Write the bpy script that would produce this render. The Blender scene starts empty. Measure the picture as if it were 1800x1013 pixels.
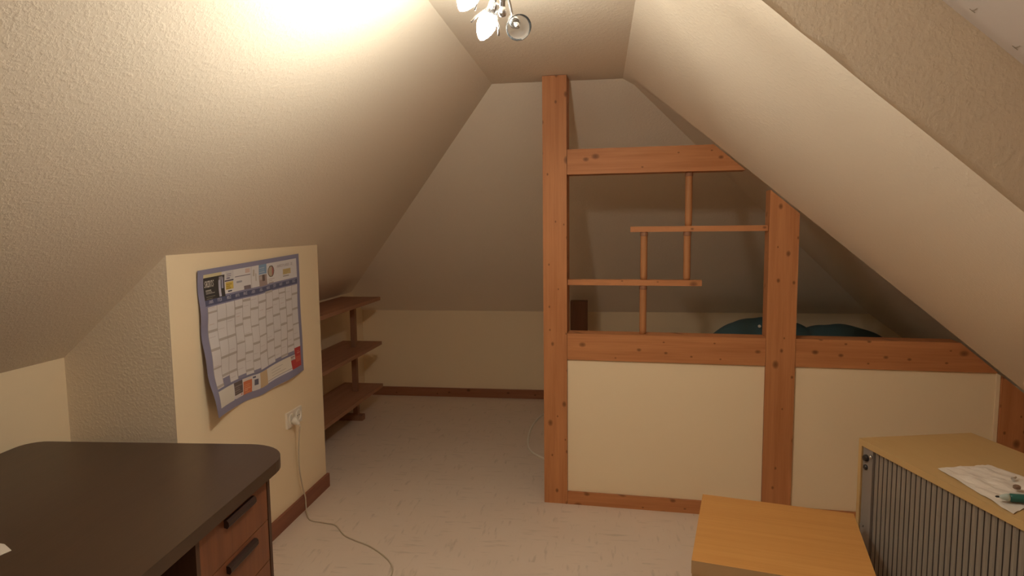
import bpy, bmesh, math, random
from mathutils import Vector, Matrix
import numpy as np
random.seed(7)
rng = np.random.default_rng(7)
S = bpy.context.scene
COL = S.collection

# ---------------------------------------------------------------- camera, world, exposure
cam_d = bpy.data.cameras.new('camera')
cam_d.sensor_width = 36.0
cam_d.lens = 1121.137 / 1800 * 36.0
cam_d.clip_start = 0.02
cam = bpy.data.objects.new('camera', cam_d)
Rv = Vector((0.99082737, 0.13472473, -0.01050553))
Uv = Vector((-0.0026528, 0.09711874, 0.99526927))
Fv = Vector((-0.13510767, 0.98611216, -0.09658531))
M = Matrix((Rv, Uv, -Fv)).transposed().to_4x4()
M.translation = Vector((0, 0, 1.55))
cam.matrix_world = M
COL.objects.link(cam)
S.camera = cam

w = bpy.data.worlds.new('world')
w.use_nodes = True
w.node_tree.nodes['Background'].inputs['Color'].default_value = (0.02, 0.02, 0.022, 1)
w.node_tree.nodes['Background'].inputs['Strength'].default_value = 0.2
S.world = w
S.view_settings.view_transform = 'Standard'
S.view_settings.look = 'None'
S.view_settings.gamma = 1.0
S.view_settings.use_curve_mapping = False
S.view_settings.exposure = 0.05
BULB_STRENGTH = 460.0
BULB_COLOR = (1.0, 0.94, 0.80, 1)
S.cycles.caustics_reflective = False
S.cycles.caustics_refractive = False
S.cycles.max_bounces = 12
S.cycles.diffuse_bounces = 8

# ---------------------------------------------------------------- materials
def new_mat(name):
    m = bpy.data.materials.new(name)
    m.use_nodes = True
    nt = m.node_tree
    return m, nt, nt.nodes['Principled BSDF']

def N(nt, t, **kw):
    n = nt.nodes.new(t)
    for k, v in kw.items():
        setattr(n, k, v)
    return n

def coords(nt, scale=(1, 1, 1), rot=(0, 0, 0)):
    tc = N(nt, 'ShaderNodeTexCoord')
    mp = N(nt, 'ShaderNodeMapping')
    mp.inputs['Scale'].default_value = scale
    mp.inputs['Rotation'].default_value = rot
    nt.links.new(tc.outputs['Object'], mp.inputs['Vector'])
    return mp.outputs['Vector']

def noise(nt, vec, scale, detail=2, rough=.5):
    n = N(nt, 'ShaderNodeTexNoise')
    n.inputs['Scale'].default_value = scale
    n.inputs['Detail'].default_value = detail
    n.inputs['Roughness'].default_value = rough
    nt.links.new(vec, n.inputs['Vector'])
    return n.outputs['Fac']

def ramp(nt, fac, stops):
    r = N(nt, 'ShaderNodeValToRGB')
    e = r.color_ramp.elements
    while len(e) < len(stops):
        e.new(.5)
    for i, (p, c) in enumerate(stops):
        e[i].position = p
        e[i].color = (*c, 1) if len(c) == 3 else c
    nt.links.new(fac, r.inputs['Fac'])
    return r.outputs['Color']

def mix(nt, fac, a, b, mode='MIX'):
    m = N(nt, 'ShaderNodeMix', data_type='RGBA', blend_type=mode)
    for sock, v in ((m.inputs[0], fac), (m.inputs[6], a), (m.inputs[7], b)):
        if hasattr(v, 'is_linked'):
            nt.links.new(v, sock)
        else:
            sock.default_value = v if not isinstance(v, tuple) or len(v) == 4 else (*v, 1)
    return m.outputs[2]

def math_n(nt, op, a, b=0.0):
    m = N(nt, 'ShaderNodeMath', operation=op)
    for s, v in zip(m.inputs, (a, b)):
        if hasattr(v, 'is_linked'):
            nt.links.new(v, s)
        else:
            s.default_value = v
    return m.outputs[0]

def bump(nt, bsdf, h, strength, dist):
    b = N(nt, 'ShaderNodeBump')
    b.inputs['Strength'].default_value = strength
    b.inputs['Distance'].default_value = dist
    nt.links.new(h, b.inputs['Height'])
    nt.links.new(b.outputs['Normal'], bsdf.inputs['Normal'])

def plain(name, col, rough=.5, metal=0.0, grain=0.0):
    m, nt, b = new_mat(name)
    v = coords(nt)
    n = noise(nt, v, 9, 3)
    c = mix(nt, math_n(nt, 'MULTIPLY', n, .22 if not grain else grain), tuple(col), tuple(x * .72 for x in col))
    nt.links.new(c, b.inputs['Base Color'])
    b.inputs['Roughness'].default_value = rough
    b.inputs['Metallic'].default_value = metal
    return m

def woodchip(name, col):
    """painted woodchip wallpaper"""
    m, nt, b = new_mat(name)
    v = coords(nt)
    n1 = noise(nt, v, 75, 3, .55)
    n2 = noise(nt, v, 150, 2, .6)
    n3 = noise(nt, v, 1.2, 2)
    h = math_n(nt, 'ADD', math_n(nt, 'MULTIPLY', ramp(nt, n1, [(.45, (0, 0, 0)), (.72, (1, 1, 1))]), 1.0), math_n(nt, 'MULTIPLY', n2, .5))
    c = mix(nt, math_n(nt, 'MULTIPLY', n3, .12), tuple(col), tuple(x * .8 for x in col))
    nt.links.new(c, b.inputs['Base Color'])
    b.inputs['Roughness'].default_value = .92
    b.inputs['Specular IOR Level'].default_value = .15
    bump(nt, b, h, .26, .0026)
    return m

def smooth_plaster(name, col):
    m, nt, b = new_mat(name)
    v = coords(nt)
    n1 = noise(nt, v, 14, 3)
    n3 = noise(nt, v, 1.5, 3)
    c = mix(nt, math_n(nt, 'MULTIPLY', n3, .16), tuple(col), tuple(x * .8 for x in col))
    nt.links.new(c, b.inputs['Base Color'])
    b.inputs['Roughness'].default_value = .85
    b.inputs['Specular IOR Level'].default_value = .2
    bump(nt, b, n1, .12, .004)
    return m

def wood(name, axis, light, dark, knots=True, rough=.55, fine=1.0, knot_scale=12.0, contrast=1.0):
    """grain running along local axis 0,1,2"""
    m, nt, b = new_mat(name)
    sc = [14 * fine] * 3
    sc[axis] = .9 * fine
    v = coords(nt, tuple(sc))
    n1 = noise(nt, v, 1.6, 4, .6)
    sc2 = [70 * fine] * 3
    sc2[axis] = 2.5 * fine
    n2 = noise(nt, coords(nt, tuple(sc2)), 1.5, 2)
    f = math_n(nt, 'ADD', math_n(nt, 'MULTIPLY', n1, .75), math_n(nt, 'MULTIPLY', n2, .25))
    spread = .22 / contrast
    c = ramp(nt, f, [(.5 - spread, dark), (.5 + spread, light)])
    if knots:
        sk = [1.0] * 3
        sk[axis] = .7
        sp = N(nt, 'ShaderNodeSeparateXYZ')
        nt.links.new(coords(nt, tuple(sk)), sp.inputs[0])
        cb_ = N(nt, 'ShaderNodeCombineXYZ')
        nt.links.new(math_n(nt, 'ADD', sp.outputs[0], math_n(nt, 'MULTIPLY', sp.outputs[1], .6)), cb_.inputs[0])
        nt.links.new(math_n(nt, 'ADD', sp.outputs[2], math_n(nt, 'MULTIPLY', sp.outputs[1], .3)), cb_.inputs[1])
        vk = cb_.outputs[0]
        vo = N(nt, 'ShaderNodeTexVoronoi', voronoi_dimensions='2D')
        vo.inputs['Scale'].default_value = knot_scale
        vo.inputs['Randomness'].default_value = 1.0
        nt.links.new(vk, vo.inputs['Vector'])
        sep = N(nt, 'ShaderNodeSeparateColor')
        nt.links.new(vo.outputs['Color'], sep.inputs[0])
        rad = math_n(nt, 'ADD', math_n(nt, 'MULTIPLY', math_n(nt, 'POWER', sep.outputs[1], 2.0), .17), .06)
        k = ramp(nt, math_n(nt, 'DIVIDE', vo.outputs['Distance'], rad), [(.0, (1, 1, 1)), (.5, (.75, .75, .75)), (1.0, (0, 0, 0))])
        on = math_n(nt, 'GREATER_THAN', sep.outputs[0], .3)
        kf = math_n(nt, 'MULTIPLY', math_n(nt, 'MULTIPLY', k, on), .8)
        c = mix(nt, kf, c, tuple(x * .28 for x in dark))
    nt.links.new(c, b.inputs['Base Color'])
    b.inputs['Roughness'].default_value = rough
    b.inputs['Specular IOR Level'].default_value = .3
    bump(nt, b, n2, .15, .001)
    return m

def floor_mat():
    """cream vinyl with short grey strokes laid in a basket pattern"""
    m, nt, b = new_mat('vinyl_floor')
    v = coords(nt)
    ck = N(nt, 'ShaderNodeTexChecker')
    ck.inputs['Scale'].default_value = 5.0
    nt.links.new(v, ck.inputs['Vector'])
    na = noise(nt, coords(nt, (42, 7, 1)), 1.0, 3, .55)
    nb = noise(nt, coords(nt, (7, 42, 1)), 1.0, 3, .55)
    sel = mix(nt, ck.outputs['Fac'], ramp(nt, na, [(.57, (0, 0, 0)), (.70, (1, 1, 1))]), ramp(nt, nb, [(.57, (0, 0, 0)), (.70, (1, 1, 1))]))
    patch = noise(nt, v, 3.0, 3)
    base = mix(nt, patch, (.74, .63, .54), (.68, .57, .48))
    c = mix(nt, math_n(nt, 'MULTIPLY', sel, .34), base, (.36, .30, .25))
    nt.links.new(c, b.inputs['Base Color'])
    b.inputs['Roughness'].default_value = .55
    b.inputs['Specular IOR Level'].default_value = .25
    return m

WALL = (.88, .735, .52)
M_slope = woodchip('woodchip_paint', (.87, .775, .645))
M_wall = smooth_plaster('cream_wall_paint', WALL)
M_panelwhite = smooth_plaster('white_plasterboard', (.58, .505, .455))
M_floor = floor_mat()
PL, PD = (.60, .27, .115), (.40, .155, .06)
M_pine_x = wood('pine_along_x', 0, PL, PD)
M_pine_z = wood('pine_along_z', 2, PL, PD)
M_dowel = wood('pine_dowel', 2, (.50, .235, .10), (.36, .15, .06), knots=False)
M_base_x = wood('baseboard_wood_x', 0, (.38, .165, .085), (.27, .11, .055))
M_base_y = wood('baseboard_wood_y', 1, (.30, .12, .07), (.21, .08, .05), knots=False)
M_shelf = wood('shelf_wood', 1, (.44, .23, .14), (.33, .16, .095), knots=False)
M_shelf_z = wood('shelf_post_wood', 2, (.34, .17, .10), (.25, .12, .07), knots=False)
M_beech = wood('beech_table', 0, (.64, .33, .105), (.53, .25, .068), knots=False, rough=.45, fine=.8)
M_beech_edge = plain('table_edge_foil', (.50, .33, .17), .5)
M_cab = wood('maple_cabinet', 1, (.56, .39, .18), (.50, .33, .145), knots=False, rough=.5, fine=.7, contrast=.6)
M_slat = plain('grey_tambour_plastic', (.27, .235, .20), .5)
M_lead = plain('grey_lead_rail', (.25, .22, .20), .5)
M_black = plain('black_plastic', (.025, .02, .02), .4)
M_chrome = plain('polished_metal', (.75, .76, .78), .18, 1.0)
M_desk_top = wood('dark_desk_top', 1, (.075, .043, .026), (.055, .031, .019), knots=False, rough=.33, contrast=.6)
M_desk_edge = wood('desk_carcass', 2, (.10, .05, .03), (.065, .03, .02), knots=False, rough=.5)
M_drawer = wood('drawer_front_wood', 2, (.25, .092, .038), (.16, .055, .026), knots=False, rough=.4)
M_handle = wood('dark_handle_wood', 1, (.05, .026, .022), (.03, .016, .014), knots=False, rough=.4)
M_white_pl = plain('white_plastic', (.82, .77, .68), .4)
M_cord = plain('white_cable', (.56, .47, .36), .5)
M_paper = plain('paper', (.74, .68, .62), .9)
M_orange = plain('orange_print', (.75, .22, .06), .8)
M_green = plain('green_pen_barrel', (.02, .12, .10), .35)
M_pen_tip = plain('pale_pen_tip', (.45, .52, .48), .4)
M_key = plain('brown_bits', (.2, .12, .08), .5)
M_mark = plain('faint_grey_pencil', (.35, .28, .2), .8)
M_blue = plain('blue_fabric', (.075, .15, .18), .75)
M_stub = wood('brown_stub_wood', 2, (.22, .10, .055), (.15, .065, .035), knots=False)
M_glass = None

def bulb_mat():
    m, nt, b = new_mat('lit_frosted_bulb')
    e = N(nt, 'ShaderNodeEmission')
    e.inputs['Color'].default_value = BULB_COLOR
    e.inputs['Strength'].default_value = BULB_STRENGTH
    nt.links.new(e.outputs[0], nt.nodes['Material Output'].inputs['Surface'])
    return m
M_bulb = bulb_mat()
def glass_mat():
    m, nt, b = new_mat('clear_glass')
    b.inputs['Base Color'].default_value = (.80, .82, .84, 1)
    b.inputs['Roughness'].default_value = .12
    b.inputs['Transmission Weight'].default_value = .97
    b.inputs['IOR'].default_value = 1.08
    n = noise(nt, coords(nt), 20)
    bump(nt, b, n, .05, .001)
    return m
M_glass = glass_mat()

# ---------------------------------------------------------------- mesh helpers
def obj(name, bm, mat, parent=None, bevel=0.0, smooth=False, loc=None):
    if bevel:
        es = [e for e in bm.edges if len(e.link_faces) == 2 and e.calc_face_angle(0) > .5]
        bmesh.ops.bevel(bm, geom=es, offset=bevel, segments=2, profile=.7, affect='EDGES')
    bmesh.ops.recalc_face_normals(bm, faces=bm.faces)
    me = bpy.data.meshes.new(name)
    bm.to_mesh(me)
    bm.free()
    for mm in (mat if isinstance(mat, (list, tuple)) else [mat]):
        me.materials.append(mm)
    if smooth:
        for p in me.polygons:
            p.use_smooth = True
    o = bpy.data.objects.new(name, me)
    COL.objects.link(o)
    if parent:
        o.parent = parent
    if loc:
        o.location = loc
    return o

def raw(name, verts, faces, mat, parent=None, smooth=False, recalc=False):
    me = bpy.data.meshes.new(name)
    me.from_pydata([tuple(map(float, v)) for v in verts], [], faces)
    me.materials.append(mat)
    if recalc:
        bm = bmesh.new(); bm.from_mesh(me); bmesh.ops.recalc_face_normals(bm, faces=bm.faces); bm.to_mesh(me); bm.free()
    if smooth:
        for p in me.polygons:
            p.use_smooth = True
    me.update()
    o = bpy.data.objects.new(name, me)
    COL.objects.link(o)
    if parent:
        o.parent = parent
    return o

def box(lo, hi, bm=None):
    bm = bm or bmesh.new()
    vs = [bm.verts.new((x, y, z)) for x in (lo[0], hi[0]) for y in (lo[1], hi[1]) for z in (lo[2], hi[2])]
    for f in ((0, 1, 3, 2), (4, 6, 7, 5), (0, 4, 5, 1), (2, 3, 7, 6), (0, 2, 6, 4), (1, 5, 7, 3)):
        bm.faces.new([vs[i] for i in f])
    return bm

def prism(poly, vec, bm=None):
    """extrude a 3D polygon along vec"""
    bm = bm or bmesh.new()
    a = [bm.verts.new(p) for p in poly]
    b = [bm.verts.new(Vector(p) + Vector(vec)) for p in poly]
    bm.faces.new(a)
    bm.faces.new(list(reversed(b)))
    n = len(a)
    for i in range(n):
        bm.faces.new((a[i], a[(i + 1) % n], b[(i + 1) % n], b[i]))
    return bm

def lathe(profile, seg=20, origin=(0, 0, 0), axis=(0, 0, 1), bm=None):
    """profile: list of (radius, height along axis)"""
    bm = bm or bmesh.new()
    q = Vector((0, 0, 1)).rotation_difference(Vector(axis).normalized())
    rings = []
    for r, h in profile:
        if r < 1e-6:
            rings.append([bm.verts.new(q @ Vector((0, 0, h)) + Vector(origin))])
        else:
            rings.append([bm.verts.new(q @ Vector((r * math.cos(2 * math.pi * k / seg), r * math.sin(2 * math.pi * k / seg), h)) + Vector(origin)) for k in range(seg)])
    for A, B in zip(rings, rings[1:]):
        for k in range(seg):
            a0, a1 = A[k % len(A)], A[(k + 1) % len(A)]
            b0, b1 = B[k % len(B)], B[(k + 1) % len(B)]
            f = []
            for v in (a0, a1, b1, b0):
                if v not in f:
                    f.append(v)
            if len(f) >= 3:
                try:
                    bm.faces.new(f)
                except ValueError:
                    pass
    for R in (rings[0], rings[-1]):
        if len(R) > 2:
            try:
                bm.faces.new(R)
            except ValueError:
                pass
    return bm

def spline(pts, n=8):
    P = [Vector(p) for p in pts]
    out = []
    for i in range(len(P) - 1):
        p0, p1, p2, p3 = P[max(i - 1, 0)], P[i], P[i + 1], P[min(i + 2, len(P) - 1)]
        for k in range(n):
            t = k / n
            out.append(.5 * ((2 * p1) + (p2 - p0) * t + (2 * p0 - 5 * p1 + 4 * p2 - p3) * t * t + (3 * p1 - p0 - 3 * p2 + p3) * t ** 3))
    out.append(P[-1])
    return out

def tube(pts, r, seg=8, bm=None):
    bm = bm or bmesh.new()
    rings = []
    up = Vector((0, 0, 1))
    for i, p in enumerate(pts):
        d = (Vector(pts[min(i + 1, len(pts) - 1)]) - Vector(pts[max(i - 1, 0)])).normalized()
        a = d.cross(up)
        if a.length < .05:
            a = d.cross(Vector((0, 1, 0)))
        a.normalize()
        b = a.cross(d).normalized()
        rings.append([bm.verts.new(Vector(p) + (a * math.cos(2 * math.pi * k / seg) + b * math.sin(2 * math.pi * k / seg)) * r) for k in range(seg)])
    for A, B in zip(rings, rings[1:]):
        for k in range(seg):
            bm.faces.new((A[k], A[(k + 1) % seg], B[(k + 1) % seg], B[k]))
    bm.faces.new(rings[0]); bm.faces.new(rings[-1])
    return bm

def thing(name, label, cat, loc=(0, 0, 0), rotz=0.0, group=None):
    o = bpy.data.objects.new(name, None)
    o.empty_display_size = .1
    COL.objects.link(o)
    o.location = loc
    o.rotation_euler = (0, 0, rotz)
    tag(o, label, cat, group)
    return o

def tag(o, label, cat, group=None):
    o['label'] = label
    o['category'] = cat
    if group:
        o['group'] = group
    return o

def struct(o, label=None):
    o['kind'] = 'structure'
    if label:
        o['label'] = label
    return o

# ---------------------------------------------------------------- room shell
ZC = 2.34                      # flat ceiling strip
XK, XC, XA = -2.084, -1.621, -2.165    # left knee wall, bay wall, alcove wall
Y0, Y1, YR, YN = 2.2103, 3.5203, 5.603, -1.3
ZR = .793
XRW = 2.6
def z_left(x): return 2.8534 + .8635 * x
def z_near(x): return ZC - .85 * (x - .125)
def z_rear(x): return ZC - .745 * (x - .15)
def y_hip(z): return 3.6 + (ZC - z) / .772
P_X0, P_Y, P_T = -.3007, 3.4293, math.tan(-.068)
def y_part(x): return P_Y + P_T * x

XL = (ZC - 2.8534) / .8635
struct(raw('floor', [(XA, YN, 0), (XRW, YN, 0), (XRW, YR, 0), (XA, YR, 0)], [(0, 1, 2, 3)], M_floor), 'cream vinyl floor with short grey strokes')
ZA = z_left(XA)
struct(raw('ceiling', [(XL, YN, ZC), (.52, YN, ZC), (.52, 1.73, ZC), (.125, 1.73, ZC), (.15, 3.6, ZC), (XL, 3.6, ZC)], [(0, 1, 2, 3, 4, 5)], M_slope), 'flat strip of ceiling under the ridge')
struct(raw('ceiling_left', [(XL, YN, ZC), (XL, 3.6, ZC), (XA, y_hip(ZA), ZA), (XA, YN, ZA)], [(0, 1, 2, 3)], M_slope), 'left roof slope in cream woodchip paper')
# hip slope at the far end
hx = .15 + (ZC - ZR) / .745
struct(raw('ceiling_back', [(XL, 3.6, ZC), (.15, 3.6, ZC), (hx, YR, ZR), (XA, YR, ZR), (XA, y_hip(ZA), ZA)], [(0, 1, 2, 3, 4)], M_slope), 'far hipped roof slope above the low back wall')

# right slope: lower near part, rounded step at the timber partition, shallower part behind it
def right_slope():
    xs = list(np.linspace(.125, XRW, 41))
    jit = [(0 if i in (0, 40) else float(rng.uniform(-.006, -.001))) for i in range(41)]
    verts, faces, rows = [], [], []
    step_n = 10
    for i, x in enumerate(xs):
        zn, zr = z_near(x), min(ZC, z_rear(x))
        yp = y_part(x)
        col = [(x, 1.73 + jit[i], zn), (x, 2.4, zn), (x, yp - .03, zn)]
        for k in range(1, step_n + 1):
            t = k / step_n
            s = t * t * (3 - 2 * t)
            col.append((x, yp - .03 + .22 * t, zn + (zr - zn) * s))
        yv = max(yp + .2, min(YR, y_hip(zr)))
        col.append((x, yv, zr))
        rows.append(col)
    nrow = len(rows[0])
    for c in rows:
        verts += c
    for i in range(len(rows) - 1):
        for k in range(nrow - 1):
            a = i * nrow + k
            faces.append((a, a + 1, a + nrow + 1, a + nrow))
    o = raw('ceiling_right', verts, faces, M_slope)
    struct(o, 'right roof slope in cream woodchip paper')
    # cheek: the drop from the raised roof part to the slope
    v2, f2 = [], []
    for i, x in enumerate(xs):
        v2.append((x, 1.73, z_near(x)))
        v2.append((x, 1.73, z_near(x) + .335))
    for i in range(len(xs) - 1):
        f2.append((2 * i, 2 * i + 2, 2 * i + 3, 2 * i + 1))
    struct(raw('wall_right_cheek', v2, f2, M_slope), 'roof cheek facing the camera between slope and white panel')
right_slope()
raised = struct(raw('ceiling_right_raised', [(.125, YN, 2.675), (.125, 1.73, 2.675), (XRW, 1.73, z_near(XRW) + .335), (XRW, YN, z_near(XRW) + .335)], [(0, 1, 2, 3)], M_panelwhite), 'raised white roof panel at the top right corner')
nrm = Vector((.85, 0, 1)).normalized()
tang = Vector((1, 0, -.85)).normalized()
for px, py in ((.868, 1.686), (.97, 1.695)):
    c = Vector((px, py, 2.675 - .85 * (px - .125))) - nrm * .002
    bm = tube([c - tang * .008, c + tang * .008], .0006, 6)
    tube([c - Vector((0, .018, 0)), c + Vector((0, .002, 0))], .0006, 6, bm)
    obj('pencil_mark', bm, M_mark, raised)

struct(raw('wall_back', [(XA, YR, 0), (XRW, YR, 0), (XRW, YR, z_rear(XRW)), (hx, YR, ZR), (XA, YR, ZR)], [(0, 1, 2, 3, 4)], M_wall), 'low cream back wall under the hip')
struct(raw('wall_right', [(XRW, YN, 0), (XRW, YR, 0), (XRW, YR, .7), (XRW, YN, .7)], [(0, 1, 2, 3)], M_wall))
struct(raw('wall_front', [(XA, YN, 0), (XRW, YN, 0), (XRW, YN, .6), (.125, YN, 2.675), (XL, YN, ZC), (XA, YN, ZA)], [(0, 1, 2, 3, 4, 5)], M_wall))
struct(raw('wall_left', [(XK, YN, 0), (XK, Y0, 0), (XK, Y0, z_left(XK)), (XK, YN, z_left(XK))], [(0, 1, 2, 3)], M_wall), 'low cream knee wall behind the dark desk')
struct(raw('wall_bay_front', [(XK, Y0, 0), (XC, Y0, 0), (XC, Y0, z_left(XC)), (XK, Y0, z_left(XK))], [(0, 1, 2, 3)], M_slope), 'textured end of the wall bay facing the desk')
struct(raw('wall_bay', [(XC, Y0, 0), (XC, Y1, 0), (XC, Y1, z_left(XC)), (XC, Y0, z_left(XC))], [(0, 1, 2, 3)], M_wall), 'smooth cream wall that carries the year planner')
struct(raw('wall_bay_back', [(XC, Y1, 0), (XA, Y1, 0), (XA, Y1, ZA), (XC, Y1, z_left(XC))], [(0, 1, 2, 3)], M_wall))
struct(raw('wall_alcove', [(XA, Y1, 0), (XA, YR, 0), (XA, YR, ZR), (XA, y_hip(ZA), ZA), (XA, Y1, ZA)], [(0, 1, 2, 3, 4)], M_wall), 'low cream wall behind the shelf unit')

struct(obj('baseboard_back', box((XA + .01, YR - .016, 0), (XRW - .01, YR, .08)), M_base_x, bevel=.003))
struct(obj('baseboard_bay', box((XC, Y0, 0), (XC + .016, Y1 + .012, .082)), M_base_y, bevel=.003))

# ---------------------------------------------------------------- half-timber partition
part = thing('timber_partition', 'open pine half timber partition with cream lower panels and a stick lattice', 'partition', (P_X0, y_part(P_X0), 0), -.068)
CR = math.cos(-.068)
def s_of(x): return (x - P_X0) / CR
def zA(s): return z_near(P_X0 + s * CR) - .006
def s_at(z): return s_of(.125 + (ZC - z - .006) / .85)
def member(name, poly, t0, t1, mat, bevel=.004):
    return obj(name, prism([(s, t0, z) for s, z in poly], (0, t1 - t0, 0)), mat, part, bevel)
p1 = s_of(-.3007 + .1285)
p2a, p2b = s_of(.85), s_of(.85 + .1409)
p3a, p3b = s_of(1.92), s_of(2.12)
member('post', [(0, 0), (p1, 0), (p1, ZC - .003), (0, ZC - .003)], 0, .12, M_pine_z)
member('post', [(p2a, 0), (p2b, 0), (p2b, zA(p2b)), (p2a, zA(p2a))], 0, .12, M_pine_z)
member('post', [(p3a, 0), (p3b, 0), (p3b, zA(p3b)), (p3a, zA(p3a))], -.004, .116, M_pine_z)
g = .0015
member('beam', [(p1 + g, 1.82), (s_at(1.82), 1.82), (s_at(1.952), 1.952), (p1 + g, 1.952)], .004, .115, M_pine_x)
member('beam', [(p1 + g, .8204), (p2a - g, .8204), (p2a - g, .9638), (p1 + g, .9638)], .003, .115, M_pine_x)
member('beam', [(p2b + g, .8204), (min(p3a - g, s_at(.8204)), .8204), (s_at(.9638), .9638), (p2b + g, .9638)], .003, .115, M_pine_x)
member('sill_board', [(p1 + g, 0), (p2a - g, 0), (p2a - g, .071), (p1 + g, .071)], .0, .115, M_pine_x)
member('sill_board', [(p2b + g, 0), (p3a - g, 0), (p3a - g, .071), (p2b + g, .071)], .0, .115, M_pine_x)
member('infill_panel', [(p1 + g, .072), (p2a - g, .072), (p2a - g, .819), (p1 + g, .819)], .014, .10, M_wall, .002)
member('infill_panel', [(p2b + g, .072), (p3a - .02, .072), (p3a - .02, .8185), (p2b + g, .8185)], .014, .10, M_wall, .002)
member('highlight_strip', [(p3a - .019, .072), (p3a - .002, .072), (p3a - .002, min(.8185, zA(p3a))), (p3a - .019, .8185)], .006, .05, M_wall, .002)  # highlight along the last post's left edge, put in as a cream strip
# lattice of two slats and round sticks
sl_hi = member('slat', [(s_of(.162), 1.512), (p2a - g, 1.512), (p2a - g, 1.541), (s_of(.162), 1.541)], .03, .075, M_pine_x, .003)
sl_lo = member('slat', [(p1 + g, 1.227), (s_of(.531), 1.227), (s_of(.531), 1.257), (p1 + g, 1.257)], .03, .075, M_pine_x, .003)
for sx, za, zb in ((s_of(.459), 1.541, 1.82), (s_of(.455), 1.257, 1.512), (s_of(.233), 1.257, 1.512), (s_of(.231), .9638, 1.227)):
    st = obj('stick', lathe([(.017, 0), (.0185, .02), (.0185, zb - za - .02), (.017, zb - za)], 16), M_dowel, part, smooth=True, loc=(sx, .052, za))
    obj('collar', lathe([(.0195, 0), (.0205, .004), (.0205, .018), (.0195, .022)], 16), M_shelf_z, st, smooth=True, loc=(0, 0, zb - za - .022))

# ---------------------------------------------------------------- dark desk
ds = thing('desk', 'dark brown desk with rounded glossy top and reddish drawers by the knee wall', 'desk', (-1.07, 2.09, 0), math.radians(3.8))
# local: x negative to the left, y negative towards the camera
DW, DL = 1.005, 1.5
def rounded_top():
    poly = []
    def arc(cx, cy, r, a0, a1, n=10):
        for k in range(n + 1):
            a = math.radians(a0 + (a1 - a0) * k / n)
            poly.append((cx + r * math.cos(a), cy + r * math.sin(a), .742))
    r = .17
    arc(-r, -r, r, 0, 90)
    r = .07
    arc(-DW + r, -r, r, 90, 180, 6)
    arc(-DW + .05, -DL + .05, .05, 180, 270, 4)
    arc(-.17, -DL + .17, .17, 270, 360)
    return prism(poly, (0, 0, .038))
obj('desk_top', rounded_top(), M_desk_top, ds, bevel=.005)
e = .016
obj('end_panel', box((-DW + .02, -.205, 0), (-e, -.188, .742)), M_desk_edge, ds, bevel=.002)
obj('inner_panel', box((-DW + .02, -.622, .04), (-e, -.604, .742)), M_desk_edge, ds, bevel=.002)
obj('back_panel', box((-DW + .02, -DL + .20, .12), (-DW + .035, -.2055, .742)), M_desk_edge, ds)
obj('end_panel', box((-DW + .02, -DL + .18, 0), (-e, -DL + .198, .742)), M_desk_edge, ds, bevel=.002)
obj('plinth', box((-DW + .04, -.604, 0), (-e - .03, -.205, .06)), M_desk_edge, ds)
zt = .736
for k in range(5):
    h = .137 if k < 4 else .10
    d = obj('drawer', box((-e - .35, -.601, zt - h + .003), (-e - .002, -.208, zt)), M_drawer, ds, bevel=.002)
    hz = zt - .022
    prof = [(-e - .002, hz - .012), (-e + .008, hz - .015), (-e + .013, hz - .008), (-e + .012, hz + .004), (-e + .006, hz + .010), (-e - .002, hz + .010)]
    obj('handle', prism([(x, -.475, z) for x, z in prof], (0, .17, 0)), M_handle, d, bevel=.002)
    zt -= h
cd = raw('card', [(-1.53, 1.285, .7803), (-1.413, 1.273, .7803), (-1.408, 1.298, .7803), (-1.453, 1.323, .7803), (-1.56, 1.335, .7803)], [(0, 1, 2, 3, 4)], M_paper)
cd.data.materials[0] = M_paper
bmc = bmesh.new(); bmc.from_mesh(cd.data)
bmesh.ops.solidify(bmc, geom=bmc.faces[:], thickness=-.0012); bmc.to_mesh(cd.data); bmc.free()
tag(cd, 'small white card with an orange mark lying on the dark desk top', 'card')
obj('print_mark', lathe([(.008, 0), (.008, .0004)], 10, (-1.458, 1.302, .7818)), M_orange, cd)

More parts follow.
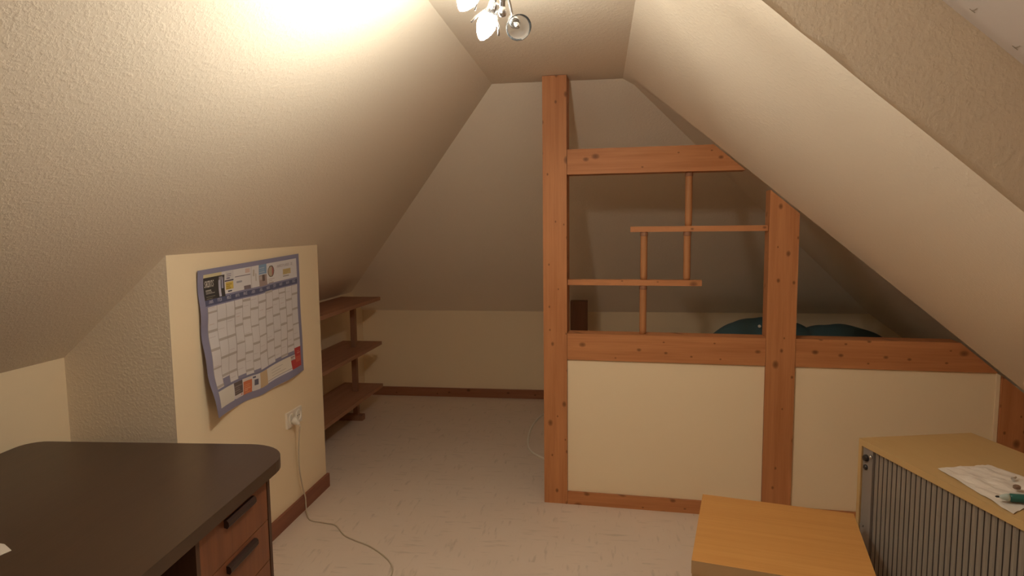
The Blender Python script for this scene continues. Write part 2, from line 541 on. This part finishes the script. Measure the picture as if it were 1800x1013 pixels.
# ---------------------------------------------------------------- year planner on the bay wall
FONT = {'A': '010101111101101', 'B': '110101110101110', 'C': '011100100100011', 'D': '110101101101110', 'E': '111100110100111', 'F': '111100110100100', 'G': '011100101101011', 'H': '101101111101101', 'I': '111010010010111', 'J': '001001001101010', 'K': '101101110101101', 'L': '100100100100111', 'M': '101111111101101', 'N': '110101101101101', 'O': '010101101101010', 'P': '110101110100100', 'R': '110101110101101', 'S': '011100010001110', 'T': '111010010010010', 'U': '101101101101111', 'V': '101101101101010', 'Z': '111001010100111', '2': '110001010100111', '0': '111101101101111', ' ': '0' * 15, 'Y': '101101010010010'}
def planner_pixels(W, Hh):
    A = np.zeros((Hh, W, 3))
    frame = np.array((.26, .255, .38)); paper = np.array((.70, .68, .70)); grid = np.array((.40, .36, .36)); band = np.array((.47, .43, .42))
    ink = np.array((.06, .055, .09))
    A[:] = frame
    def R(u0, v0, u1, v1, c):
        A[int(round(v0 * Hh)):max(int(round(v1 * Hh)), int(round(v0 * Hh)) + 1), int(round(u0 * W)):max(int(round(u1 * W)), int(round(u0 * W)) + 1)] = c
    def text(s, x, y, c):
        for ch in s:
            g = FONT[ch]
            for i in range(15):
                if g[i] == '1':
                    A[y + i // 3, x + i % 3] = c
            x += 4
    r2 = np.random.default_rng(3)
    def scribble(u0, v0, u1, v1, c, n):
        for k in range(n):
            v = v0 + (v1 - v0) * (k + .5) / n
            l = r2.uniform(.5, 1)
            R(u0, v, u0 + (u1 - u0) * l, v + .006, c)
    # header advertisements
    R(.045, .035, .965, .19, paper)
    R(.045, .035, .19, .06, (.66, .58, .36))
    R(.045, .058, .215, .205, (.055, .05, .05))
    for i, ch in enumerate('SHIRTS'):
        g = FONT[ch]
        for j in range(15):
            if g[j] == '1':
                A[int(.075 * Hh) + 1 + 2 * (j // 3):int(.075 * Hh) + 3 + 2 * (j // 3), int(.055 * W) + i * 4 + j % 3] = (.6, .58, .55)
    scribble(.06, .135, .14, .165, (.38, .36, .33), 3)
    scribble(.06, .175, .15, .2, (.20, .18, .14), 2)
    R(.165, .085, .185, .20, (.50, .50, .62)); R(.19, .075, .205, .15, (.36, .36, .50)); R(.17, .065, .2, .085, (.3, .28, .32))
    R(.225, .04, .295, .10, (.62, .60, .62)); scribble(.235, .05, .285, .09, ink * 3, 3); R(.22, .10, .295, .107, ink)
    R(.225, .115, .29, .165, (.66, .50, .13)); scribble(.232, .12, .285, .16, (.45, .30, .06), 3); R(.24, .172, .275, .182, ink)
    R(.305, .085, .45, .091, ink * 1.6); R(.40, .045, .445, .075, (.66, .50, .46)); R(.32, .12, .37, .135, (.38, .38, .44)); R(.385, .165, .45, .19, (.22, .18, .20)); text('ITEM', int(.39 * W), int(.17 * Hh), (.6, .55, .5)) if False else None
    R(.455, .035, .459, .19, grid); R(.475, .06, .49, .11, (.52, .47, .42)); R(.50, .09, .51, .15, (.5, .46, .42))
    R(.535, .035, .615, .11, (.22, .34, .52)); scribble(.54, .05, .61, .11, (.40, .48, .60), 4)
    R(.535, .115, .615, .195, (.36, .28, .26)); R(.57, .115, .595, .16, (.14, .10, .09)); R(.54, .12, .565, .15, (.48, .42, .40))
    for yy in range(Hh):
        for xx in range(int(.61 * W), int(.72 * W)):
            d = ((xx / W - .662) / .035) ** 2 + ((yy / Hh - .098) / .045) ** 2
            if d < 1:
                A[yy, xx] = (.10, .08, .06) if d > .7 else ((.42, .14, .13) if xx / W > .672 else (.46, .38, .28))
    scribble(.63, .15, .70, .19, (.46, .40, .38), 3)
    text('JAHRESPLANER 20', int(.73 * W), int(.065 * Hh), (.42, .38, .40))
    R(.80, .105, .89, .15, (.56, .44, .22)); scribble(.805, .11, .885, .15, (.44, .33, .13), 3); R(.80, .155, .87, .165, (.34, .30, .28))
    # month names
    R(.045, .205, .965, .245, (.10, .11, .20))
    months = ['JAN', 'FEB', 'MRZ', 'APR', 'MAI', 'JUN', 'JUL', 'AUG', 'SEP', 'OKT', 'NOV', 'DEZ']
    u0, u1 = .055, .965
    cw = (u1 - u0) / 12
    first = [4, 0, 0, 3, 5, 1, 3, 6, 2, 4, 0, 2]
    days = [31, 28, 31, 30, 31, 30, 31, 31, 30, 31, 30, 31]
    top, bot = .25, .815
    dh = (bot - top) / 31
    for k in range(12):
        a = u0 + k * cw
        text(months[k], int(a * W) + 6, int(.212 * Hh), (.42, .42, .52))
        R(a, top, a + cw, top + dh * days[k], paper)
        for dd in range(days[k]):
            wd = (first[k] + dd) % 7
            if wd == 6:
                R(a, top + dh * dd - .3 * dh, a + cw, top + dh * (dd + .6), band)
            elif (dd * 7 + k * 3) % 11 == 0:
                R(a + .1 * cw, top + dh * (dd + .3), a + .75 * cw, top + dh * (dd + .3) + .003, (.58, .54, .56))
        R(a, top, a + .004, bot, grid)
        if (k * 5) % 3 == 0:
            R(a + .2 * cw, top + .12, a + .7 * cw, top + .125, (.6, .5, .5))
    R(u0, bot + .002, u1, bot + .01, (.2, .2, .3))
    # footer advertisements
    R(.055, .83, .965, .945, paper)
    R(.055, .83, .225, .95, (.72, .69, .64))
    R(.235, .83, .32, .92, (.13, .10, .10)); scribble(.24, .85, .315, .91, (.25, .21, .2), 4); R(.24, .92, .32, .95, (.68, .64, .66)); R(.3, .928, .312, .94, (.6, .25, .25))
    R(.325, .835, .41, .95, (.66, .20, .09)); R(.325, .83, .41, .85, (.70, .62, .58)); scribble(.335, .87, .40, .94, (.75, .36, .22), 5)
    R(.415, .83, .49, .95, (.68, .66, .68)); R(.435, .865, .475, .91, (.12, .12, .18)); R(.42, .84, .45, .85, ink * 2)
    R(.495, .83, .565, .95, (.58, .43, .27))
    R(.57, .83, .84, .925, (.74, .69, .62)); scribble(.61, .85, .80, .915, (.50, .45, .40), 3); R(.57, .925, .84, .932, (.36, .33, .33))
    R(.84, .83, .90, .87, (.62, .56, .55)); scribble(.845, .835, .89, .87, (.3, .2, .2), 3)
    R(.84, .87, .965, .945, (.50, .06, .06)); R(.895, .78, .965, .87, (.50, .06, .06)); R(.90, .85, .96, .90, (.58, .12, .09)); scribble(.92, .80, .96, .83, (.6, .25, .22), 2)
    return A
def planner():
    W, Hh = 320, 230
    A = planner_pixels(W, Hh)
    u = np.linspace(0, 1, W + 1); v = np.linspace(0, 1, Hh + 1)
    Ug, Vg = np.meshgrid(u, v)
    ya = 2.382 + Ug * .888
    ztop = 1.383 + Ug * .031
    zbot = .752 + Ug * .02 - .012 * np.exp(-((Ug - .50) / .10) ** 2)
    z = ztop + (zbot - ztop) * Vg
    curl = .062 * np.clip(1 - Ug / .34, 0, 1) ** 1.6 * Vg ** 2.6 + .022 * np.clip((Vg - .8) / .2, 0, 1) ** 1.6 * np.exp(-((Ug - .78) / .16) ** 2)
    wav = .0025 * np.sin(Ug * 17 + 1) * np.sin(Vg * 9 + Ug * 4) * np.clip(Vg * 3, 0, 1) + .003 * np.sin(Vg * 21 + 2) * (1 - Ug)
    z = z + .020 * np.clip(1 - Ug / .34, 0, 1) ** 1.6 * Vg ** 3
    x = XC + .007 + np.clip(curl + wav, -.003, 1)
    verts = np.stack([x, ya, z], -1).reshape(-1, 3)
    i, j = np.meshgrid(np.arange(W), np.arange(Hh))
    a = (j * (W + 1) + i).reshape(-1)
    faces = np.stack([a, a + W + 1, a + W + 2, a + 1], -1)
    me = bpy.data.meshes.new('year_planner')
    me.from_pydata(verts.tolist(), [], faces.tolist())
    ca = me.color_attributes.new('print', 'FLOAT_COLOR', 'CORNER')
    colr = np.ones((W * Hh, 4, 4), dtype=np.float32)
    colr[:, :, :3] = A.reshape(-1, 1, 3)
    ca.data.foreach_set('color', colr.reshape(-1))
    m, nt, b = new_mat('planner_print')
    at = N(nt, 'ShaderNodeVertexColor', layer_name='print')
    nt.links.new(at.outputs['Color'], b.inputs['Base Color'])
    b.inputs['Roughness'].default_value = .6
    me.materials.append(m)
    for p in me.polygons:
        p.use_smooth = True
    o = bpy.data.objects.new('year_planner', me)
    COL.objects.link(o)
    tag(o, 'blue bordered paper year planner taped to the cream bay wall', 'calendar')
planner()

# ---------------------------------------------------------------- double wall socket and power cord
so = thing('wall_socket', 'white double wall socket under the year planner', 'socket', (XC, 3.14, .545))
obj('socket_plate', box((0, -.082, -.042), (.011, .082, .042)), M_white_pl, so, bevel=.004)
for yy in (-.038, .038):
    ins = obj('socket_insert', lathe([(.031, 0), (.031, .006), (.026, .008), (.022, .003), (0, .002)], 24, (.010, yy, 0), (1, 0, 0)), M_white_pl, so, smooth=False)
    if yy > 0:
        for dz in (-.0095, .0095):
            obj('pin_hole', lathe([(.004, 0), (.004, .0012)], 10, (.0115, yy + dz, 0), (1, 0, 0)), M_black, ins)
pc = thing('power_cord', 'white power cord plugged into the wall socket and trailing over the floor', 'cord', (XC, 3.10, .545))
def rel(pts, o): return [Vector(p) - Vector(o) for p in pts]
O = (XC, 3.10, .545)
obj('plug', lathe([(.0175, .0), (.019, .004), (.018, .018), (.014, .030), (.008, .040), (.005, .046)], 18, (.019, .002, 0), (.8, 0, -.6)), M_white_pl, pc, smooth=True)
cpts = spline([(XC + .058, 3.102, .512), (XC + .045, 3.108, .44), (XC + .030, 3.125, .30), (XC + .026, 3.16, .16), (XC + .028, 3.185, .085), (XC + .042, 3.165, .02), (-1.523, 3.087, .004), (-1.44, 3.062, .004), (-1.36, 3.041, .004), (-1.274, 2.945, .004), (-1.194, 2.896, .004), (-1.103, 2.849, .004), (-.999, 2.764, .004), (-.94, 2.69, .004), (-.915, 2.61, .004), (-.92, 2.48, .004), (-.98, 2.30, .004)], 8)
obj('cable', tube(rel(cpts, O), .0036, 8), M_cord, pc, smooth=True)

# white cable behind the post
lp = spline([(-.25, 5.22, .004), (-.36, 5.22, .004), (-.455, 5.10, .004), (-.505, 4.85, .004), (-.512, 4.55, .004), (-.475, 4.28, .004), (-.375, 4.13, .004), (-.24, 4.05, .004), (-.10, 4.04, .004)], 10)
tag(obj('floor_cable', tube(lp, .007, 8), M_white_pl, smooth=True), 'loop of white cable on the floor behind the tall pine post', 'cable')

# ---------------------------------------------------------------- shelf unit in the alcove
SX0, SX1, SY0, SY1 = -2.15, -1.81, 3.62, 5.10
sh = thing('shelf_unit', 'low brown wooden shelf unit with three boards in the left alcove', 'shelf', (-1.98, 4.36, 0))
def srel(lo, hi): return box(Vector(lo) - Vector((-1.98, 4.36, 0)), Vector(hi) - Vector((-1.98, 4.36, 0)))
ztops = (.236, .598, .974)
for z in ztops:
    obj('shelf_board', srel((SX0, SY0, z - .028), (SX1, SY1, z)), M_shelf, sh, bevel=.003)
for y in (3.70, 4.83):
    for x in (-1.945,):
        zs = [.045] + [v for z in ztops for v in (z - .028, z)]
        bm = bmesh.new()
        for a, b in ((.045, ztops[0] - .028), (ztops[0], ztops[1] - .028), (ztops[1], ztops[2] - .028)):
            box((x - .019 + 1.98, y - .02 - 4.36, a), (x + .019 + 1.98, y + .02 - 4.36, b), bm)
        obj('upright', bm, M_shelf_z, sh, bevel=.002)
    obj('foot', srel((-2.14, y - .03, 0), (-1.885, y + .03, .045)), M_shelf_z, sh, bevel=.003)

# short brown post at the back
tag(obj('stub_post', box((-.234, 5.24, 0), (-.093, 5.36, .925)), M_stub, bevel=.006), 'short brown wooden post standing free behind the tall pine post', 'post')

# ---------------------------------------------------------------- blue bean bag
def bean_bag():
    o = thing('bean_bag', 'slumped blue bean bag with two rounded humps behind the timber partition', 'bean bag', (1.45, 5.0, 0))
    nx, ny = 64, 24
    bm = bmesh.new()
    def top(u):
        a = .845 - .42 * (1 - math.sqrt(max(0, 1 - (min(abs(u + .21) / .52, 1)) ** 2)))
        b = .790 - .42 * (1 - math.sqrt(max(0, 1 - (min(abs(u - .31) / .52, 1)) ** 2)))
        return max(a, b)
    rings = []
    for j in range(nx + 1):
        u = -.62 + 1.32 * j / nx
        h = top(u)
        wdt = .30 * math.sqrt(max(.02, 1 - ((u - .04) / .67) ** 2))
        ring = []
        for k in range(ny):
            a = 2 * math.pi * k / ny
            cy, cz = math.cos(a), math.sin(a)
            zz = h * .5 + h * .5 * math.copysign(abs(cz) ** .8, cz)
            yy = wdt * math.copysign(abs(cy) ** .9, cy) * (1.12 - .3 * zz / max(h, .1))
            wr = .008 * math.sin(7 * a + 9 * u) * math.sin(14 * u + 2 * a)
            ring.append(bm.verts.new((u, yy + wr, max(0.0, zz + wr * (zz > .1)))))
        rings.append(ring)
    for A, B in zip(rings, rings[1:]):
        for k in range(ny):
            bm.faces.new((A[k], A[(k + 1) % ny], B[(k + 1) % ny], B[k]))
    bm.faces.new(rings[0]); bm.faces.new(rings[-1])
    obj('cover', bm, M_blue, o, smooth=True)
    obj('white_tag', lathe([(.0, 0), (.011, .002), (.011, .006), (0, .008)], 12, (-.285, -.175, .80), (0, -1, .4)), M_white_pl, o)
bean_bag()

# ---------------------------------------------------------------- beech side table
a = -.2184
tx, ty = .4226, 2.5967
ux, uy = Vector((math.cos(a), math.sin(a), 0)), Vector((math.sin(a), -math.cos(a), 0))
ctr = Vector((tx, ty, 0)) + ux * .275 + uy * .275
tb = thing('side_table', 'square beech topped side table in front of the grey tambour cabinet', 'table', ctr, a)
top = obj('table_top', box((-.275, -.275, .405), (.275, .275, .45)), [M_beech, M_beech_edge], tb, bevel=.0015)
for p in top.data.polygons:
    if abs(p.normal.z) < .5:
        p.material_index = 1
for sx in (-1, 1):
    for sy in (-1, 1):
        obj('leg', box((sx * .247 - .026, sy * .247 - .026, 0), (sx * .247 + .026, sy * .247 + .026, .405)), M_beech_edge, tb, bevel=.0015)

# ---------------------------------------------------------------- tambour cabinet
TH = math.radians(13.5)
CB = (.999, 2.559, 0)
cb = thing('tambour_cabinet', 'low maple cabinet with a grey slatted roll front at the right edge', 'cabinet', CB, TH)
CW, CLN = .47, 1.2
obj('cabinet_top', box((0, -CLN, .695), (CW, 0, .72)), M_cab, cb, bevel=.0015)
obj('side_panel', box((0, -.018, .03), (CW, 0, .695)), M_cab, cb, bevel=.0015)
obj('side_panel', box((0, -CLN, .03), (CW, -CLN + .018, .695)), M_cab, cb, bevel=.0015)
obj('bottom_panel', box((.0, -CLN + .018, .03), (CW, -.018, .055)), M_cab, cb)
obj('back_panel', box((CW - .01, -CLN + .018, .055), (CW, -.018, .695)), M_cab, cb)
obj('plinth', box((.02, -CLN + .01, 0), (CW - .02, -.01, .03)), M_black, cb)
door = obj('roll_front', box((.016, -CLN + .019, .056), (.020, -.019, .694)), M_black, cb)
lead = obj('lead_rail', box((.006, -.075, .057), (.016, -.020, .694)), M_lead, door, bevel=.0015)
pit = .0235
slat0 = None
yk = -.077
while yk - pit > -CLN + .02:
    if slat0 is None:
        bm = bmesh.new()
        prof = [(.0, -.0005), (.0, -pit + .004), (-.0015, -pit + .006), (-.004, -pit * .6), (-.004, -pit * .4), (-.0015, -.003)]
        prism([(x, y, .057) for x, y in prof], (0, 0, .637), bm)
        slat0 = obj('slat', bm, M_slat, door)
        slat0.location = (.0155, yk, 0)
    else:
        c = slat0.copy()
        COL.objects.link(c)
        c.parent = door
        c.location = (.0155, yk, 0)
    yk -= pit
kb = obj('lock_knob', lathe([(.013, 0), (.013, .006), (.010, .012), (0, .013)], 18, (.006, -.042, .655), (-1, 0, 0)), M_black, door, smooth=False)
obj('chrome_rim', lathe([(.007, 0), (.007, .006), (.003, .009), (0, .009)], 14, (.006, -.068, .668), (-1, 0, 0)), M_chrome, door, smooth=True)['label'] = 'small shiny metal lock'
obj('lock_knob', lathe([(.010, 0), (.010, .005), (.007, .008), (0, .008)], 18, (.006, -.040, .618), (-1, 0, 0)), M_black, door)
obj('handle_notch', box((.002, -.040, .38), (.006, -.022, .386)), M_lead, door, bevel=.001)

# crumpled papers, marker and bits on the cabinet
def sheet(name, outline, z0, amp, seed, mat, label, cat):
    r3 = np.random.default_rng(seed)
    P = [Vector((x, y, 0)) for x, y in outline]
    A_, B_, C_, D_ = P
    n, mrow = 22, 16
    ph = r3.uniform(0, 6, 8)
    vs, fs = [], []
    for j in range(mrow + 1):
        for i in range(n + 1):
            u, v = i / n, j / mrow
            p = (A_ * (1 - u) + B_ * u) * (1 - v) + (D_ * (1 - u) + C_ * u) * v
            h = abs(math.sin(9 * u + 5 * v + ph[0]) * math.sin(7 * v - 4 * u + ph[1])) * .6 + abs(math.sin(17 * u - 6 * v + ph[2])) * .25 + r3.uniform(0, .25)
            ed = .5 + .5 * min(1, 6 * min(u, 1 - u, v, 1 - v))
            vs.append((p.x + r3.uniform(-.002, .002), p.y + r3.uniform(-.002, .002), z0 + amp * h * ed))
    for j in range(mrow):
        for i in range(n):
            q = j * (n + 1) + i
            fs.append((q, q + 1, q + n + 2, q + n + 1))
    o = raw(name, vs, fs, mat)
    md = o.modifiers.new('thickness', 'SOLIDIFY'); md.thickness = .0008; md.offset = 1
    tag(o, label, cat)
    return o
sheet('crumpled_paper', [(1.131, 2.252), (1.315, 2.305), (1.42, 2.10), (1.165, 1.915)], .7205, .012, 11, M_paper, 'crumpled white paper lying on the maple cabinet', 'paper')
mk = thing('marker_pen', 'dark green marker pen lying on the crumpled paper', 'pen', (1.168, 1.985, .742), math.radians(-6))
obj('barrel', lathe([(.009, 0), (.012, .004), (.0125, .10), (.010, .105)], 16, (.026, 0, 0), (1, 0, 0)), M_green, mk, smooth=True)
obj('nib_section', lathe([(.003, 0), (.007, .008), (.0105, .020), (.0105, .026)], 16, (0, 0, 0), (1, 0, 0)), M_pen_tip, mk, smooth=True)
obj('nib', lathe([(.0015, 0), (.003, .003), (.003, .010)], 10, (-.009, 0, 0), (1, 0, 0)), M_black, mk)
tag(obj('bottle_cap', lathe([(.008, 0), (.010, .002), (.010, .009), (.006, .012), (0, .012)], 14, (1.267, 2.071, .734)), M_key), 'tiny brown cap lying on the crumpled paper above the marker', 'cap')
tag(obj('screw', lathe([(.006, 0), (.006, .004), (.003, .005), (.003, .018), (0, .022)], 12, (1.302, 2.15, .7345), (.6, .4, .1)), M_chrome), 'small shiny screw lying on the crumpled paper', 'screw')

# ---------------------------------------------------------------- ceiling spotlight with three heads
lc = Vector((-.253, 1.72, ZC))
lm = thing('ceiling_spotlight', 'chrome ceiling lamp with two glowing bulbs and one dark spot head', 'lamp', lc)
obj('canopy', lathe([(.075, 0), (.075, -.012), (.06, -.025), (.012, -.032)], 28), M_chrome, lm, smooth=True)
obj('stem', lathe([(.007, -.03), (.007, -.22)], 12), M_chrome, lm, smooth=True)
obj('stem_knob', lathe([(0, -.243), (.008, -.240), (.0125, -.230), (.008, -.219), (.006, -.216)], 16), M_chrome, lm, smooth=True)
def head(pos, axis, lit, ref=(0, 1, .2)):
    p = Vector(pos) - lc
    ax = Vector(axis).normalized()
    base = p - ax * .045
    arm = spline([Vector((0, 0, -.205)), Vector((0, 0, -.205)).lerp(base, .45) + Vector((0, 0, .035)), base - ax * .02], 8)
    obj('arm', tube(arm, .0045, 10), M_chrome, lm, smooth=True)
    obj('socket', lathe([(.010, -.025), (.015, -.022), (.016, .004), (.012, .008)], 18, base, ax), M_chrome, lm, smooth=True)
    side = ax.cross(Vector(ref)).normalized()
    if lit:
        obj('bulb', lathe([(.011, 0.006), (.017, .012), (.025, .026), (.0265, .040), (.023, .054), (.016, .068), (.008, .078), (0, .083)], 24, base, ax), M_bulb, lm, smooth=True)['label'] = 'glowing white bulb'
        for sgn in (-1, 1):
            c0 = base + side * sgn * .014 + ax * .0
            obj('clip', tube([c0, base + side * sgn * .034 + ax * .03, base + side * sgn * .042 + ax * .05], .003, 8), M_chrome, lm, smooth=True)
    else:
        obj('reflector', lathe([(.012, .004), (.020, .012), (.030, .030), (.036, .045), (.034, .046), (.028, .032), (.018, .015), (.008, .010)], 28, base, ax), M_glass, lm, smooth=True)['label'] = 'clear unlit reflector'
        obj('bulb', lathe([(.005, .010), (.008, .018), (.007, .034), (0, .040)], 14, base, ax), M_chrome, lm, smooth=True)
head((-.311, 1.788, 2.095), (-.42, .35, -.75), True)
head((-.322, 1.600, 2.110), (-.45, -.15, -.8), True, (1, -.25, .2))
head((-.219, 1.79, 2.09), (.35, -.75, -.55), False)
